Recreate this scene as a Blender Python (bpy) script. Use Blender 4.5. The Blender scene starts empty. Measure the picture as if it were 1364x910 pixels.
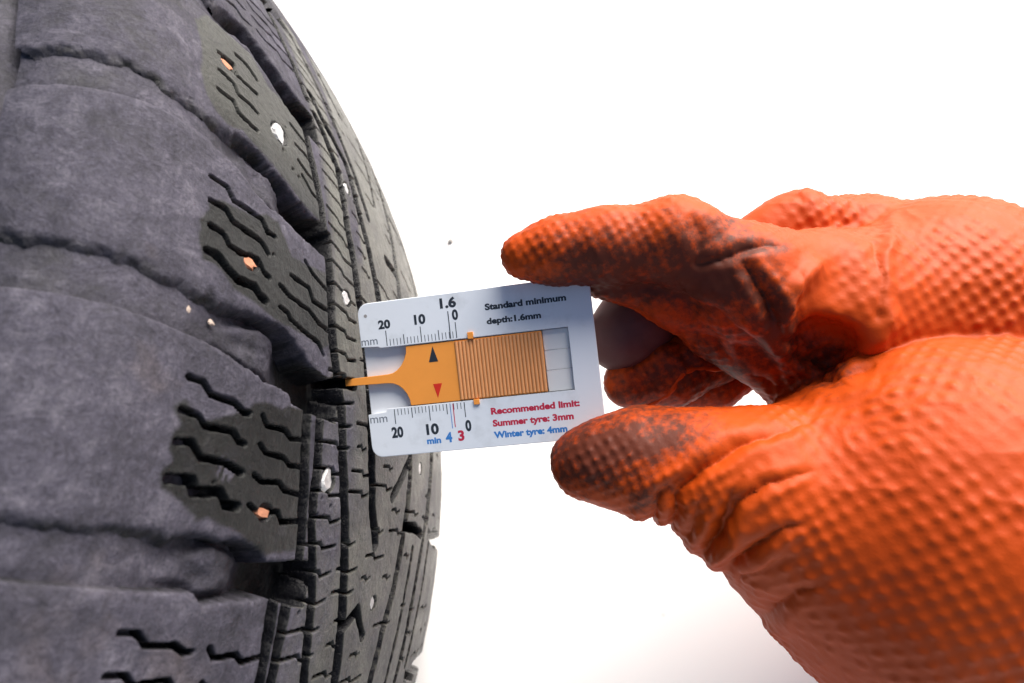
import bpy, bmesh, math, random
import numpy as np
from mathutils import Matrix, Vector

random.seed(7)
scn = bpy.context.scene
COL = scn.collection
MM = 0.001

# ------------------------------------------------------------------ frames
# camera frame (right, up, back) in millimetres and the wheel frame in it
FPX = 890.195
AX = np.array([0.18946283, -0.37748892, -0.90642482])     # wheel axis, pointing down
NX = np.array([0.98096086, 0.11287573, 0.15803438])       # radial direction where the gauge probes
TX = np.array([-0.04265714, 0.91910891, -0.39168761])     # along the tread
CC = np.array([-377.876, -50.0628, -244.9714])            # point of the wheel axis (s = 0)
SG = 160.0                                                # the lower sidewall rests on the ground here
B3 = np.array([NX, TX, -AX])

def cam2world(p):
    q = (np.asarray(p, float) - CC) @ B3.T
    q[..., 2] += SG
    return q * MM

# ------------------------------------------------------------------ camera, sky, sun, exposure
cam_d = bpy.data.cameras.new('camera')
cam = bpy.data.objects.new('camera', cam_d)
COL.objects.link(cam)
rot = Matrix(B3.tolist())
m = rot.to_4x4()
m.translation = Vector(cam2world(np.zeros(3)).tolist())
cam.matrix_world = m
cam_d.sensor_width = 36.0
cam_d.lens = FPX / 1364.0 * 36.0
cam_d.clip_start = 0.005
cam_d.clip_end = 100.0
cam_d.dof.use_dof = True
cam_d.dof.focus_distance = 0.186
cam_d.dof.aperture_fstop = 15.0
scn.camera = cam

SUN_CAM = np.array([0.32, 0.92, 0.25])                   # towards the sun, camera frame
sd = B3 @ (SUN_CAM / np.linalg.norm(SUN_CAM))
world = bpy.data.worlds.new('World')
scn.world = world
world.use_nodes = True
wn = world.node_tree.nodes
sky = wn.new('ShaderNodeTexSky')
sky.sky_type = 'NISHITA'
sky.sun_disc = False
sky.sun_elevation = math.asin(sd[2])
sky.sun_rotation = math.atan2(sd[0], sd[1])
sky.air_density = 1.0
sky.dust_density = 2.5
world.node_tree.links.new(sky.outputs[0], wn['Background'].inputs[0])
wn['Background'].inputs[1].default_value = 0.055
sun_d = bpy.data.lights.new('sun', 'SUN')
sun_d.energy = 4.2
sun_d.angle = math.radians(48)
sun_d.color = (1.0, 0.95, 0.88)
sun = bpy.data.objects.new('sun', sun_d)
COL.objects.link(sun)
sun.rotation_euler = Vector(sd.tolist()).to_track_quat('Z', 'Y').to_euler()
sun.location = (0.5, 0.5, 2)
vs = scn.view_settings
vs.view_transform = 'Standard'
vs.look = 'None'
vs.exposure = 1.15
vs.gamma = 1.0
vs.use_curve_mapping = False

# ------------------------------------------------------------------ helpers
def link_mesh(name, verts, faces, mat, parent=None, smooth=True, attrs=None, location=None):
    me = bpy.data.meshes.new(name)
    verts = np.asarray(verts, np.float32)
    if isinstance(faces, np.ndarray):
        k = faces.shape[1]
        me.vertices.add(len(verts))
        me.vertices.foreach_set('co', verts.ravel())
        me.loops.add(faces.size)
        me.loops.foreach_set('vertex_index', faces.astype(np.int32).ravel())
        me.polygons.add(len(faces))
        me.polygons.foreach_set('loop_start', np.arange(0, faces.size, k, dtype=np.int32))
        me.update(calc_edges=True)
        me.validate()
    else:
        me.from_pydata(verts.tolist(), [], faces)
    if smooth:
        me.shade_smooth()
    for an, av in (attrs or {}).items():
        if av.ndim == 1:
            at = me.attributes.new(an, 'FLOAT', 'POINT')
            at.data.foreach_set('value', av.astype(np.float32))
        else:
            at = me.attributes.new(an, 'FLOAT_VECTOR', 'POINT')
            at.data.foreach_set('vector', av.astype(np.float32).ravel())
    if mat:
        me.materials.append(mat)
    o = bpy.data.objects.new(name, me)
    COL.objects.link(o)
    if parent:
        o.parent = parent
    if location is not None:
        o.location = location
    return o

def empty(name, label, cat, loc=(0, 0, 0), mat=None):
    o = bpy.data.objects.new(name, None)
    COL.objects.link(o)
    if mat is not None:
        o.matrix_world = mat
    else:
        o.location = loc
    o.empty_display_size = 0.02
    o['label'] = label
    o['category'] = cat
    return o

def sstep(x):
    x = np.clip(x, 0, 1)
    return x * x * (3 - 2 * x)

def hash01(i, j, k=0, seed=0):
    with np.errstate(over='ignore'):
        h = (i.astype(np.uint32) * np.uint32(374761393) + j.astype(np.uint32) * np.uint32(668265263)
             + np.asarray(k).astype(np.uint32) * np.uint32(2147483647 - 1274126177) + np.uint32(seed * 7919 + 13))
        h = (h ^ (h >> np.uint32(13))) * np.uint32(1274126177)
        h = (h ^ (h >> np.uint32(16))) * np.uint32(2246822519)
        h = h ^ (h >> np.uint32(15))
    return h.astype(np.float64) / 4294967295.0

def noise2(x, y, seed=0):
    xi, yi = np.floor(x), np.floor(y)
    fx, fy = x - xi, y - yi
    fx, fy = fx * fx * (3 - 2 * fx), fy * fy * (3 - 2 * fy)
    xi, yi = xi.astype(np.int64), yi.astype(np.int64)
    a, b = hash01(xi, yi, 0, seed), hash01(xi + 1, yi, 0, seed)
    c, d = hash01(xi, yi + 1, 0, seed), hash01(xi + 1, yi + 1, 0, seed)
    return ((a + (b - a) * fx) * (1 - fy) + (c + (d - c) * fx) * fy) * 2 - 1

def fbm2(x, y, seed=0, oct=4):
    v, amp, t = 0, 1.0, 0
    for o in range(oct):
        v = v + amp * noise2(x * 2 ** o + 17.3 * o, y * 2 ** o - 9.1 * o, seed + o)
        t += amp
        amp *= 0.55
    return v / t

def noise3(p, seed=0):
    pi = np.floor(p)
    f = p - pi
    f = f * f * (3 - 2 * f)
    i = pi.astype(np.int64)
    r = 0
    for dx in (0, 1):
        for dy in (0, 1):
            for dz in (0, 1):
                w = (f[:, 0] if dx else 1 - f[:, 0]) * (f[:, 1] if dy else 1 - f[:, 1]) * (f[:, 2] if dz else 1 - f[:, 2])
                r = r + w * hash01(i[:, 0] + dx, i[:, 1] + dy, i[:, 2] + dz, seed)
    return r * 2 - 1

# ------------------------------------------------------------------ materials
def new_mat(name):
    ma = bpy.data.materials.new(name)
    ma.use_nodes = True
    nt = ma.node_tree
    return ma, nt, nt.nodes['Principled BSDF']

def nd(nt, typ, **kw):
    n = nt.nodes.new(typ)
    for k, v in kw.items():
        if k.startswith('i_'):
            key = k[2:]
            n.inputs[int(key) if key.isdigit() else key].default_value = v
        else:
            setattr(n, k, v)
    return n

def plain(name, col, rough=0.5, metal=0.0, spec=0.5, noise=0.0, nscale=200.0, bump=0.0):
    ma, nt, p = new_mat(name)
    L = nt.links.new
    p.inputs['Base Color'].default_value = (*col, 1)
    p.inputs['Roughness'].default_value = rough
    p.inputs['Metallic'].default_value = metal
    p.inputs['Specular IOR Level'].default_value = spec
    if noise or bump:
        tc = nd(nt, 'ShaderNodeTexCoord')
        n = nd(nt, 'ShaderNodeTexNoise', i_Scale=nscale, i_Detail=6.0, i_Roughness=0.65)
        L(tc.outputs['Object'], n.inputs['Vector'])
        if noise:
            mx = nd(nt, 'ShaderNodeMix', data_type='RGBA')
            mx.inputs[6].default_value = (*[c * (1 - noise) for c in col], 1)
            mx.inputs[7].default_value = (*[min(1, c * (1 + noise)) for c in col], 1)
            L(n.outputs['Fac'], mx.inputs[0])
            L(mx.outputs[2], p.inputs['Base Color'])
        if bump:
            b = nd(nt, 'ShaderNodeBump', i_Strength=bump, i_Distance=0.0005)
            L(n.outputs['Fac'], b.inputs['Height'])
            L(b.outputs['Normal'], p.inputs['Normal'])
    return ma

def rubber_material():
    ma, nt, p = new_mat('tyre_rubber')
    L = nt.links.new
    tc = nd(nt, 'ShaderNodeTexCoord')
    at = nd(nt, 'ShaderNodeAttribute', attribute_name='dust_shade')
    n1 = nd(nt, 'ShaderNodeTexNoise', i_Scale=55.0, i_Detail=8.0, i_Roughness=0.7)
    n2 = nd(nt, 'ShaderNodeTexNoise', i_Scale=420.0, i_Detail=6.0, i_Roughness=0.7)
    n3 = nd(nt, 'ShaderNodeTexNoise', i_Scale=16.0, i_Detail=5.0, i_Roughness=0.6)
    for n in (n1, n2, n3):
        L(tc.outputs['Object'], n.inputs['Vector'])
    # dust mask = attribute + noise
    a1 = nd(nt, 'ShaderNodeMath', operation='MULTIPLY_ADD', i_1=0.9, i_2=-0.52)
    L(n1.outputs['Fac'], a1.inputs[0])
    a2 = nd(nt, 'ShaderNodeMath', operation='ADD')
    L(at.outputs['Fac'], a2.inputs[0])
    L(a1.outputs[0], a2.inputs[1])
    a3 = nd(nt, 'ShaderNodeMath', operation='MULTIPLY_ADD', i_1=0.8, i_2=-0.4)
    L(n2.outputs['Fac'], a3.inputs[0])
    a4 = nd(nt, 'ShaderNodeMath', operation='ADD', use_clamp=True)
    L(a2.outputs[0], a4.inputs[0])
    L(a3.outputs[0], a4.inputs[1])
    # dust colour drifts between mauve, blue grey and a little tan
    cr = nd(nt, 'ShaderNodeValToRGB')
    e = cr.color_ramp.elements
    e[0].position = 0.36
    e[0].color = (0.018, 0.0172, 0.025, 1)
    e[1].position = 0.70
    e[1].color = (0.142, 0.134, 0.164, 1)
    x = cr.color_ramp.elements.new(0.52)
    x.color = (0.055, 0.0515, 0.071, 1)
    n4 = nd(nt, 'ShaderNodeTexNoise', i_Scale=150.0, i_Detail=10.0, i_Roughness=0.75, i_Distortion=1.2)
    L(tc.outputs['Object'], n4.inputs['Vector'])
    mp = nd(nt, 'ShaderNodeMapping')
    mp.inputs['Scale'].default_value = (90, 90, 800)
    mp.inputs['Rotation'].default_value = (0.3, 0.5, 0.2)
    L(tc.outputs['Object'], mp.inputs['Vector'])
    n5 = nd(nt, 'ShaderNodeTexNoise', i_Scale=1.0, i_Detail=6.0, i_Roughness=0.7, i_Distortion=0.6)
    L(mp.outputs[0], n5.inputs['Vector'])
    mixn = nd(nt, 'ShaderNodeMath', operation='MULTIPLY_ADD', i_1=0.38)
    L(n1.outputs['Fac'], mixn.inputs[0])
    m45 = nd(nt, 'ShaderNodeMath', operation='MULTIPLY_ADD', i_1=0.46)
    m5 = nd(nt, 'ShaderNodeMath', operation='MULTIPLY', i_1=0.16)
    L(n5.outputs['Fac'], m5.inputs[0])
    L(n4.outputs['Fac'], m45.inputs[0])
    L(m5.outputs[0], m45.inputs[2])
    L(m45.outputs[0], mixn.inputs[2])
    L(mixn.outputs[0], cr.inputs[0])
    tan = nd(nt, 'ShaderNodeMix', data_type='RGBA')
    tan.inputs[7].default_value = (0.125, 0.098, 0.090, 1)
    r3 = nd(nt, 'ShaderNodeMapRange', i_1=0.61, i_2=0.82)
    L(n3.outputs['Fac'], r3.inputs[0])
    L(r3.outputs[0], tan.inputs[0])
    L(cr.outputs[0], tan.inputs[6])
    clean = nd(nt, 'ShaderNodeMix', data_type='RGBA')
    clean.inputs[6].default_value = (0.006, 0.0066, 0.007, 1)
    clean.inputs[7].default_value = (0.013, 0.0135, 0.0135, 1)
    L(n1.outputs['Fac'], clean.inputs[0])
    dry = nd(nt, 'ShaderNodeAttribute', attribute_name='dry')
    dm = nd(nt, 'ShaderNodeMix', data_type='RGBA')
    dm.inputs[7].default_value = (0.092, 0.092, 0.080, 1)
    L(dry.outputs['Fac'], dm.inputs[0])
    L(clean.outputs[2], dm.inputs[6])
    fr = nd(nt, 'ShaderNodeMath', operation='MULTIPLY', i_1=-1.0, use_clamp=True)
    L(at.outputs['Fac'], fr.inputs[0])
    fm = nd(nt, 'ShaderNodeMix', data_type='RGBA')
    fm.inputs[7].default_value = (0.006, 0.006, 0.008, 1)  # near-black that paints recess shade where the mask is negative
    L(fr.outputs[0], fm.inputs[0])
    L(dm.outputs[2], fm.inputs[6])
    mx = nd(nt, 'ShaderNodeMix', data_type='RGBA')
    L(a4.outputs[0], mx.inputs[0])
    L(fm.outputs[2], mx.inputs[6])
    L(tan.outputs[2], mx.inputs[7])
    n6 = nd(nt, 'ShaderNodeTexNoise', i_Scale=1300.0, i_Detail=4.0, i_Roughness=0.8)
    L(tc.outputs['Object'], n6.inputs['Vector'])
    gm6 = nd(nt, 'ShaderNodeMapRange', i_1=.3, i_2=.7, i_3=.62, i_4=1.38)
    L(n6.outputs['Fac'], gm6.inputs[0])
    gr6 = nd(nt, 'ShaderNodeVectorMath', operation='SCALE')
    L(mx.outputs[2], gr6.inputs[0])
    L(gm6.outputs[0], gr6.inputs['Scale'])
    L(gr6.outputs[0], p.inputs['Base Color'])
    rr = nd(nt, 'ShaderNodeMapRange', i_3=0.30, i_4=0.8)
    L(a4.outputs[0], rr.inputs[0])
    rf = nd(nt, 'ShaderNodeMix')
    L(fr.outputs[0], rf.inputs[0])
    L(rr.outputs[0], rf.inputs[2])
    rf.inputs[3].default_value = 0.16
    L(rf.outputs[0], p.inputs['Roughness'])
    b1 = nd(nt, 'ShaderNodeBump', i_Strength=0.9, i_Distance=0.0005)
    L(n2.outputs['Fac'], b1.inputs['Height'])
    b2 = nd(nt, 'ShaderNodeBump', i_Strength=0.8, i_Distance=0.0014)
    L(mixn.outputs[0], b2.inputs['Height'])
    L(b1.outputs['Normal'], b2.inputs['Normal'])
    L(b2.outputs['Normal'], p.inputs['Normal'])
    p.inputs['Specular IOR Level'].default_value = 0.22
    return ma

def glove_material():
    ma, nt, p = new_mat('orange_glove_rubber')
    L = nt.links.new
    tc = nd(nt, 'ShaderNodeTexCoord')
    at = nd(nt, 'ShaderNodeAttribute', attribute_name='dirt')
    n1 = nd(nt, 'ShaderNodeTexNoise', i_Scale=120.0, i_Detail=8.0, i_Roughness=0.72)
    n2 = nd(nt, 'ShaderNodeTexNoise', i_Scale=600.0, i_Detail=5.0, i_Roughness=0.7)
    n3 = nd(nt, 'ShaderNodeTexNoise', i_Scale=35.0, i_Detail=4.0)
    for n in (n1, n2, n3):
        L(tc.outputs['Object'], n.inputs['Vector'])
    base = nd(nt, 'ShaderNodeMix', data_type='RGBA')
    base.inputs[6].default_value = (0.40, 0.040, 0.002, 1)
    base.inputs[7].default_value = (0.52, 0.068, 0.003, 1)
    L(n3.outputs['Fac'], base.inputs[0])
    # grime: threshold of noise driven by the stain mask
    n7 = nd(nt, 'ShaderNodeTexNoise', i_Scale=260.0, i_Detail=8.0, i_Roughness=0.75)
    L(tc.outputs['Object'], n7.inputs['Vector'])
    s = nd(nt, 'ShaderNodeMath', operation='MULTIPLY_ADD', i_1=2.0, i_2=-1.38)
    L(n7.outputs['Fac'], s.inputs[0])
    s2 = nd(nt, 'ShaderNodeMath', operation='MULTIPLY_ADD', i_1=1.0, i_2=-0.5)
    L(n2.outputs['Fac'], s2.inputs[0])
    s3 = nd(nt, 'ShaderNodeMath', operation='ADD')
    L(s.outputs[0], s3.inputs[0])
    L(s2.outputs[0], s3.inputs[1])
    s4 = nd(nt, 'ShaderNodeMath', operation='ADD')
    L(s3.outputs[0], s4.inputs[0])
    L(at.outputs['Fac'], s4.inputs[1])
    mr = nd(nt, 'ShaderNodeMapRange', i_1=0.0, i_2=0.62)
    L(s4.outputs[0], mr.inputs[0])
    sc = nd(nt, 'ShaderNodeMath', operation='MULTIPLY', i_1=0.84)
    L(mr.outputs[0], sc.inputs[0])
    mx = nd(nt, 'ShaderNodeMix', data_type='RGBA')
    mx.inputs[7].default_value = (0.034, 0.016, 0.012, 1)
    L(sc.outputs[0], mx.inputs[0])
    L(base.outputs[2], mx.inputs[6])
    L(mx.outputs[2], p.inputs['Base Color'])
    rr = nd(nt, 'ShaderNodeMapRange', i_3=0.42, i_4=0.68)
    L(n1.outputs['Fac'], rr.inputs[0])
    L(rr.outputs[0], p.inputs['Roughness'])
    b1 = nd(nt, 'ShaderNodeBump', i_Strength=0.35, i_Distance=0.0005)
    L(n1.outputs['Fac'], b1.inputs['Height'])
    b2 = nd(nt, 'ShaderNodeBump', i_Strength=0.3, i_Distance=0.0002)
    L(n2.outputs['Fac'], b2.inputs['Height'])
    L(b1.outputs['Normal'], b2.inputs['Normal'])
    L(b2.outputs['Normal'], p.inputs['Normal'])
    p.inputs['Specular IOR Level'].default_value = 0.2
    return ma

def ground_material():
    ma, nt, p = new_mat('white_ground')
    L = nt.links.new
    tc = nd(nt, 'ShaderNodeTexCoord')
    v = nd(nt, 'ShaderNodeTexVoronoi', i_Scale=26.0)
    n = nd(nt, 'ShaderNodeTexNoise', i_Scale=9.0, i_Detail=6.0)
    L(tc.outputs['Object'], v.inputs['Vector'])
    L(tc.outputs['Object'], n.inputs['Vector'])
    r = nd(nt, 'ShaderNodeMapRange', i_1=0.020, i_2=0.05, i_3=0.5, i_4=0.0)
    L(v.outputs['Distance'], r.inputs[0])
    r2 = nd(nt, 'ShaderNodeMath', operation='GREATER_THAN', i_1=0.80)
    sp = nd(nt, 'ShaderNodeSeparateColor')
    L(v.outputs['Color'], sp.inputs[0])
    L(sp.outputs[0], r2.inputs[0])
    ml = nd(nt, 'ShaderNodeMath', operation='MULTIPLY')
    L(r.outputs[0], ml.inputs[0])
    L(r2.outputs[0], ml.inputs[1])
    base = nd(nt, 'ShaderNodeMix', data_type='RGBA')
    base.inputs[6].default_value = (0.90, 0.89, 0.88, 1)
    base.inputs[7].default_value = (0.94, 0.94, 0.94, 1)
    L(n.outputs['Fac'], base.inputs[0])
    mx = nd(nt, 'ShaderNodeMix', data_type='RGBA')
    mx.inputs[7].default_value = (0.30, 0.29, 0.28, 1)
    L(ml.outputs[0], mx.inputs[0])
    L(base.outputs[2], mx.inputs[6])
    L(mx.outputs[2], p.inputs['Base Color'])
    p.inputs['Roughness'].default_value = 0.8
    p.inputs['Specular IOR Level'].default_value = 0.2
    return ma

M_RUB = rubber_material()
M_GLOVE = glove_material()
M_GROUND = ground_material()

# ------------------------------------------------------------------ ground
gv, gf, gn = [], [], 24
for j in range(gn + 1):
    for i in range(gn + 1):
        x, y = (i / gn - .5) * 16, (j / gn - .5) * 16
        gv.append((x, y, 0.0))
for j in range(gn):
    for i in range(gn):
        a = j * (gn + 1) + i
        gf.append((a, a + 1, a + gn + 2, a + gn + 1))
g = link_mesh('ground', gv, gf, M_GROUND)
g['kind'] = 'structure'

# ------------------------------------------------------------------ tyre cross-section (mm)
RT, KC, SC, HALF = 338.733749, 0.00144925949, 33.0472046, 97.6005
def tread_r(s):
    ov = np.clip(np.abs(s - SC) - HALF, 0, 20)
    return RT - KC * (s - SC) ** 2 + KC * SC ** 2 - (20 - np.sqrt(np.maximum(400 - ov ** 2, 0)))
_s = np.concatenate([SC - HALF - 20 * np.sin(np.linspace(math.pi / 2, 0, 120)), np.linspace(SC - HALF, SC + HALF, 900)[1:-1],
                     SC + HALF + 20 * np.sin(np.linspace(0, math.pi / 2, 120))])
_r = tread_r(_s)
_w = np.r_[0, np.cumsum(np.hypot(np.diff(_s), np.diff(_r)))]
_w -= np.interp(0, _s, _w)
_ts, _tr = np.gradient(_s, _w), np.gradient(_r, _w)
W0, W1 = _w[0] + .2, _w[-1] - .2
CIRC = 2 * math.pi * RT
NP = 43
PITCH = CIRC / NP

def tread_point(w, u, depth):
    s, r = np.interp(w, _w, _s), np.interp(w, _w, _r)
    ns, nr = -np.interp(w, _w, _tr), np.interp(w, _w, _ts)
    l = np.hypot(ns, nr)
    s = s - depth * ns / l
    r = r - depth * nr / l
    th = u / RT
    return np.stack([r * np.cos(th), r * np.sin(th), SG - s], -1) * MM

def tread_normal(w, u):
    ns, nr = -float(np.interp(w, _w, _tr)), float(np.interp(w, _w, _ts))
    th = u / RT
    v = Vector((nr * math.cos(th), nr * math.sin(th), -ns))
    return v.normalized()

# ------------------------------------------------------------------ tread pattern: grooves, sipes, stains (w across, u along, mm)
# cross grooves of the near shoulder: (edge of the block above, edge of the block below)
LAT = {
 1: ([(-95, 58), (-75, 56.5), (-63, 53), (-53, 53.5), (-45, 53.5), (-36, 49.6), (-27, 45.6), (-12, 43.5)],
     [(-95, 45), (-59, 44.5), (-50, 41.5), (-43, 37), (-34, 36), (-27, 34.6), (-12, 33)]),
 0: ([(-95, 6), (-61, 3.7), (-46, 3.5), (-38, 4.2), (-32, 4.4), (-27, 2), (-18, -2.8), (-7, -3.5)],
     [(-95, -7.5), (-56, -8.3), (-50, -8.5), (-43, -10.5), (-28, -11.8), (-26.4, -14), (-20.8, -14.3), (-7, -14)]),
 -1: ([(-95, -48.5), (-50, -47.7), (-36, -47.7), (-28, -48.7), (-25, -51), (-14.7, -49.6), (-8, -49.6)],
      [(-95, -60.5), (-43, -59.2), (-40, -61.2), (-22, -58.9), (-8, -60)]),
 2: ([(-95, 106), (-41, 103), (-32, 98), (-21, 92), (-12, 90)],
     [(-95, 95.5), (-41, 91), (-36, 89), (-32, 84), (-28, 82), (-21.5, 78.4), (-12, 77)]),
}
EDGE = {   # edge grooves between shoulder blocks and the next rib
 1: [(-19.2, 82), (-18.5, 70), (-16.2, 52.5), (-14.5, 36)],
 -1: [(-20.8, -8), (-17.9, -29), (-14.1, -47), (-13, -57)],
 -2: [(-20, -57), (-16.5, -80), (-13.5, -106)],
}
LONG = {   # long slanting grooves
 0: [(-14.8, 40), (-13.5, 30), (-13, 20), (-11.6, 9), (-8.5, -1), (-5.1, -8.5), (-1.8, -21.7), (2.6, -35), (8.5, -52), (12, -63), (18, -85)],
 1: [(-10, 93), (-7.2, 87.8), (-1.6, 75.7), (-1.0, 52.5), (3.2, 29), (9, 5), (14.4, -17), (18.7, -32), (24.5, -42)],
 2: [(-9, 104), (-5, 96), (6.6, 85), (10.5, 64), (17.3, 39), (24, 15), (31, -5)],
}
BASE_LONG = [(-15, 40), (-13, 20), (-11.6, 9), (-5.1, -8.5), (-1.8, -21.7), (3, -35), (9, -52), (18, -80)]
BASE_EDGE = [(-20.5, 41), (-17, 20), (-13.5, -1)]
SIPES = {
 'C': [[(-56.8,-17.2),(-53.2,-17.2),(-50.8,-19.2),(-44.4,-19.1),(-41.3,-20.5),(-39.7,-20.3)],[(-56.9,-24.3),(-52.9,-24.4),(-50.6,-26.1),(-43.4,-25.4),(-41.4,-27.0),(-39.4,-27.3)],[(-56.5,-30.9),(-53.2,-30.1),(-50.0,-32.8),(-43.4,-32.3),(-38.6,-33.6)],[(-56.0,-38.2),(-51.2,-37.6),(-50.0,-39.8),(-43.2,-38.6),(-41.0,-40.8),(-38.0,-40.7)],[(-35.5,-19.5),(-33.6,-21.6),(-27.4,-20.9),(-24.9,-22.5),(-19.3,-21.5)],[(-34.9,-26.2),(-32.6,-27.8),(-26.4,-27.5),(-24.1,-28.8),(-17.5,-28.1)],[(-34.9,-33.2),(-32.2,-34.3),(-26.5,-33.4),(-24.2,-34.8),(-16.3,-34.8)],[(-34.6,-39.8),(-31.3,-41.2),(-25.2,-39.9),(-23.3,-42.0),(-14.9,-40.7)]],
 'B': [[(-57.9,33.3),(-53.3,33.3),(-51.1,30.5),(-46.9,30.8),(-42.0,30.4),(-40.0,27.7),(-37.4,28.1)],[(-57.8,26.5),(-53.5,26.8),(-51.3,24.5),(-45.4,24.1),(-41.7,23.8),(-39.5,21.6)],[(-57.4,19.9),(-53.5,19.8),(-51.8,17.6),(-48.4,17.3),(-42.6,18.3),(-40.6,15.7),(-38.7,15.2)],[(-57.4,13.1),(-54.5,13.2),(-52.2,11.5),(-48.2,10.0),(-43.2,10.5),(-41.2,8.9),(-39.3,8.5)],[(-25.0,27.0),(-21.8,24.6),(-14.4,22.4)],[(-30.8,19.8),(-23.3,19.4),(-21.5,16.3),(-13.4,16.5)],[(-34.7,15.0),(-31.1,13.5),(-22.9,12.9),(-18.7,11.0),(-12.5,10.5)],[(-34.2,9.0),(-31.4,8.7),(-29.9,7.3),(-25.4,6.3),(-18.2,5.4),(-15.5,2.7)]],
 'A': [[(-47.9,83.9),(-44.3,83.4),(-40.9,80.5)],[(-54.7,77.9),(-49.7,78.8),(-49.0,74.9),(-45.5,74.3),(-41.8,74.1)],[(-55.0,71.0),(-50.6,70.3),(-49.2,67.3),(-45.1,67.1),(-42.4,66.3)],[(-56.0,63.4),(-51.2,63.2),(-49.7,60.3),(-46.9,59.6),(-43.4,59.2)],[(-27.3,74.5),(-23.7,72.7),(-19.3,71.4)],[(-26.5,67.1),(-21.6,66.4),(-18.4,64.5)],[(-25.9,61.3),(-21.9,59.2),(-17.4,58.2)],[(-24.6,56.7),(-20.4,52.9),(-16.2,52.0)]],
}
CLEAN = {   # outlines of the areas where the dust has been washed off
 'C': [(-59.2,-23.8),(-56.6,-21.9),(-53.5,-23.8),(-50.8,-25.0),(-47.0,-23.1),(-43.4,-20.9),(-41.3,-20.7),(-38.7,-17.4),(-35.4,-16.0),(-29.7,-16.1),(-27.4,-14.5),(-20.0,-14.0),(-15.2,-32.8),(-14.0,-40.5),(-12.7,-47.4),(-26.2,-49.8),(-31.3,-48.1),(-37.4,-45.9),(-45.1,-44.4),(-47.5,-45.4),(-52.8,-42.1),(-57.2,-40.5),(-58.5,-37.6),(-56.6,-34.8),(-58.1,-32.6),(-57.8,-29.2),(-56.9,-27.4),(-58.7,-25.6)],
 'B': [(-58.3,26.5),(-54.2,29.0),(-50.4,29.2),(-45.1,30.2),(-40.8,33.1),(-36.1,33.4),(-32.5,29.2),(-31.0,25.5),(-26.5,26.2),(-13.5,28.6),(-10.5,9.0),(-16,4),(-24,5.0),(-31.0,4.8),(-36.3,5.1),(-42.6,6.3),(-49.5,7.0),(-52.4,9.4),(-55.1,10.4),(-58.5,10.1),(-59.9,14.1),(-60.3,20.1),(-58.5,23.7)],
 'A': [(-60.5,72.1),(-61.5,65.3),(-59.7,58.1),(-55.8,54.7),(-52.7,53.8),(-48.3,55.1),(-42.5,52.6),(-36.4,50.7),(-26.3,46.0),(-14.3,44),(-17.7,68.6),(-19.9,79.4),(-28.3,82.1),(-35.4,82.6),(-38.6,87.9),(-41.8,92.7),(-56,93),(-62,84)],
}
# studs: (w, u, radius, rusty)
STUDS = [(-33.5, 65.8, 2.9, 0), (-7.4, -29.3, 2.5, 0), (-4.3, 25.3, 2.1, 0), (3.2, 71.2, 2.0, 0), (-51.6, 77.0, 1.9, 1), (-44.6, 16.6, 1.9, 1),
         (-29.0, -40.8, 1.8, 1), (30.0, -58.0, 1.7, 0), (62.0, -12.0, 1.8, 0)]
PITS = [(-32.5, 60.3, .55), (-28.6, 56.2, .6), (-26.2, 55.0, .55), (-30.2, 70.9, .4), (-9.6, -38.3, .5), (-7.0, -38.3, .5),
        (-4.4, -35.5, .55), (-8.9, -34.2, .4), (-45.5, -37, .5), (-37.6, 22.5, .5), (-9.2, -61.5, .6)]

def band_field(w, u, up, lo):
    a = np.interp(w, [p[0] for p in up], [p[1] for p in up]) - u
    b = u - np.interp(w, [p[0] for p in lo], [p[1] for p in lo])
    end = up[-1][0] - w
    a = a * (1 - .74 * sstep((-36 - w) / 16))          # towards the sidewall the upper block slopes into the groove
    return np.minimum(np.minimum(a, b) * 0.97, end)

def poly_dist(w, u, pts, pad=4.0):
    """distance to a polyline, computed only near it"""
    d = np.full(w.shape, 1e3)
    p = np.asarray(pts, float)
    wa, ua = w[:, 0], u[0, :]
    i0, i1 = np.searchsorted(wa, [p[:, 0].min() - pad, p[:, 0].max() + pad])
    j0, j1 = np.searchsorted(ua, [p[:, 1].min() - pad, p[:, 1].max() + pad])
    if i1 <= i0 or j1 <= j0:
        return d, None
    sl = (slice(i0, i1), slice(j0, j1))
    ws, us = w[sl], u[sl]
    dd = np.full(ws.shape, 1e3)
    for (x0, y0), (x1, y1) in zip(p[:-1], p[1:]):
        vx, vy = x1 - x0, y1 - y0
        t = np.clip(((ws - x0) * vx + (us - y0) * vy) / (vx * vx + vy * vy + 1e-9), 0, 1)
        dd = np.minimum(dd, np.hypot(ws - x0 - t * vx, us - y0 - t * vy))
    return dd, sl

def inside_dist(w, u, poly):
    """signed distance to a closed outline, positive inside"""
    p = np.asarray(poly, float)
    d = np.full(w.shape, 1e3)
    ins = np.zeros(w.shape, bool)
    for (x0, y0), (x1, y1) in zip(p, np.roll(p, -1, 0)):
        vx, vy = x1 - x0, y1 - y0
        t = np.clip(((w - x0) * vx + (u - y0) * vy) / (vx * vx + vy * vy + 1e-9), 0, 1)
        d = np.minimum(d, np.hypot(w - x0 - t * vx, u - y0 - t * vy))
        c = ((y0 > u) != (y1 > u)) & (w < vx * (u - y0) / (vy if abs(vy) > 1e-9 else 1e-9) + x0)
        ins ^= c
    return np.where(ins, d, -d)

def shift(pts, du):
    return [(a, b + du) for a, b in pts]

def mirror(pts, du):
    return [(2 * SC - a, b + du) for a, b in pts]

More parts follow.
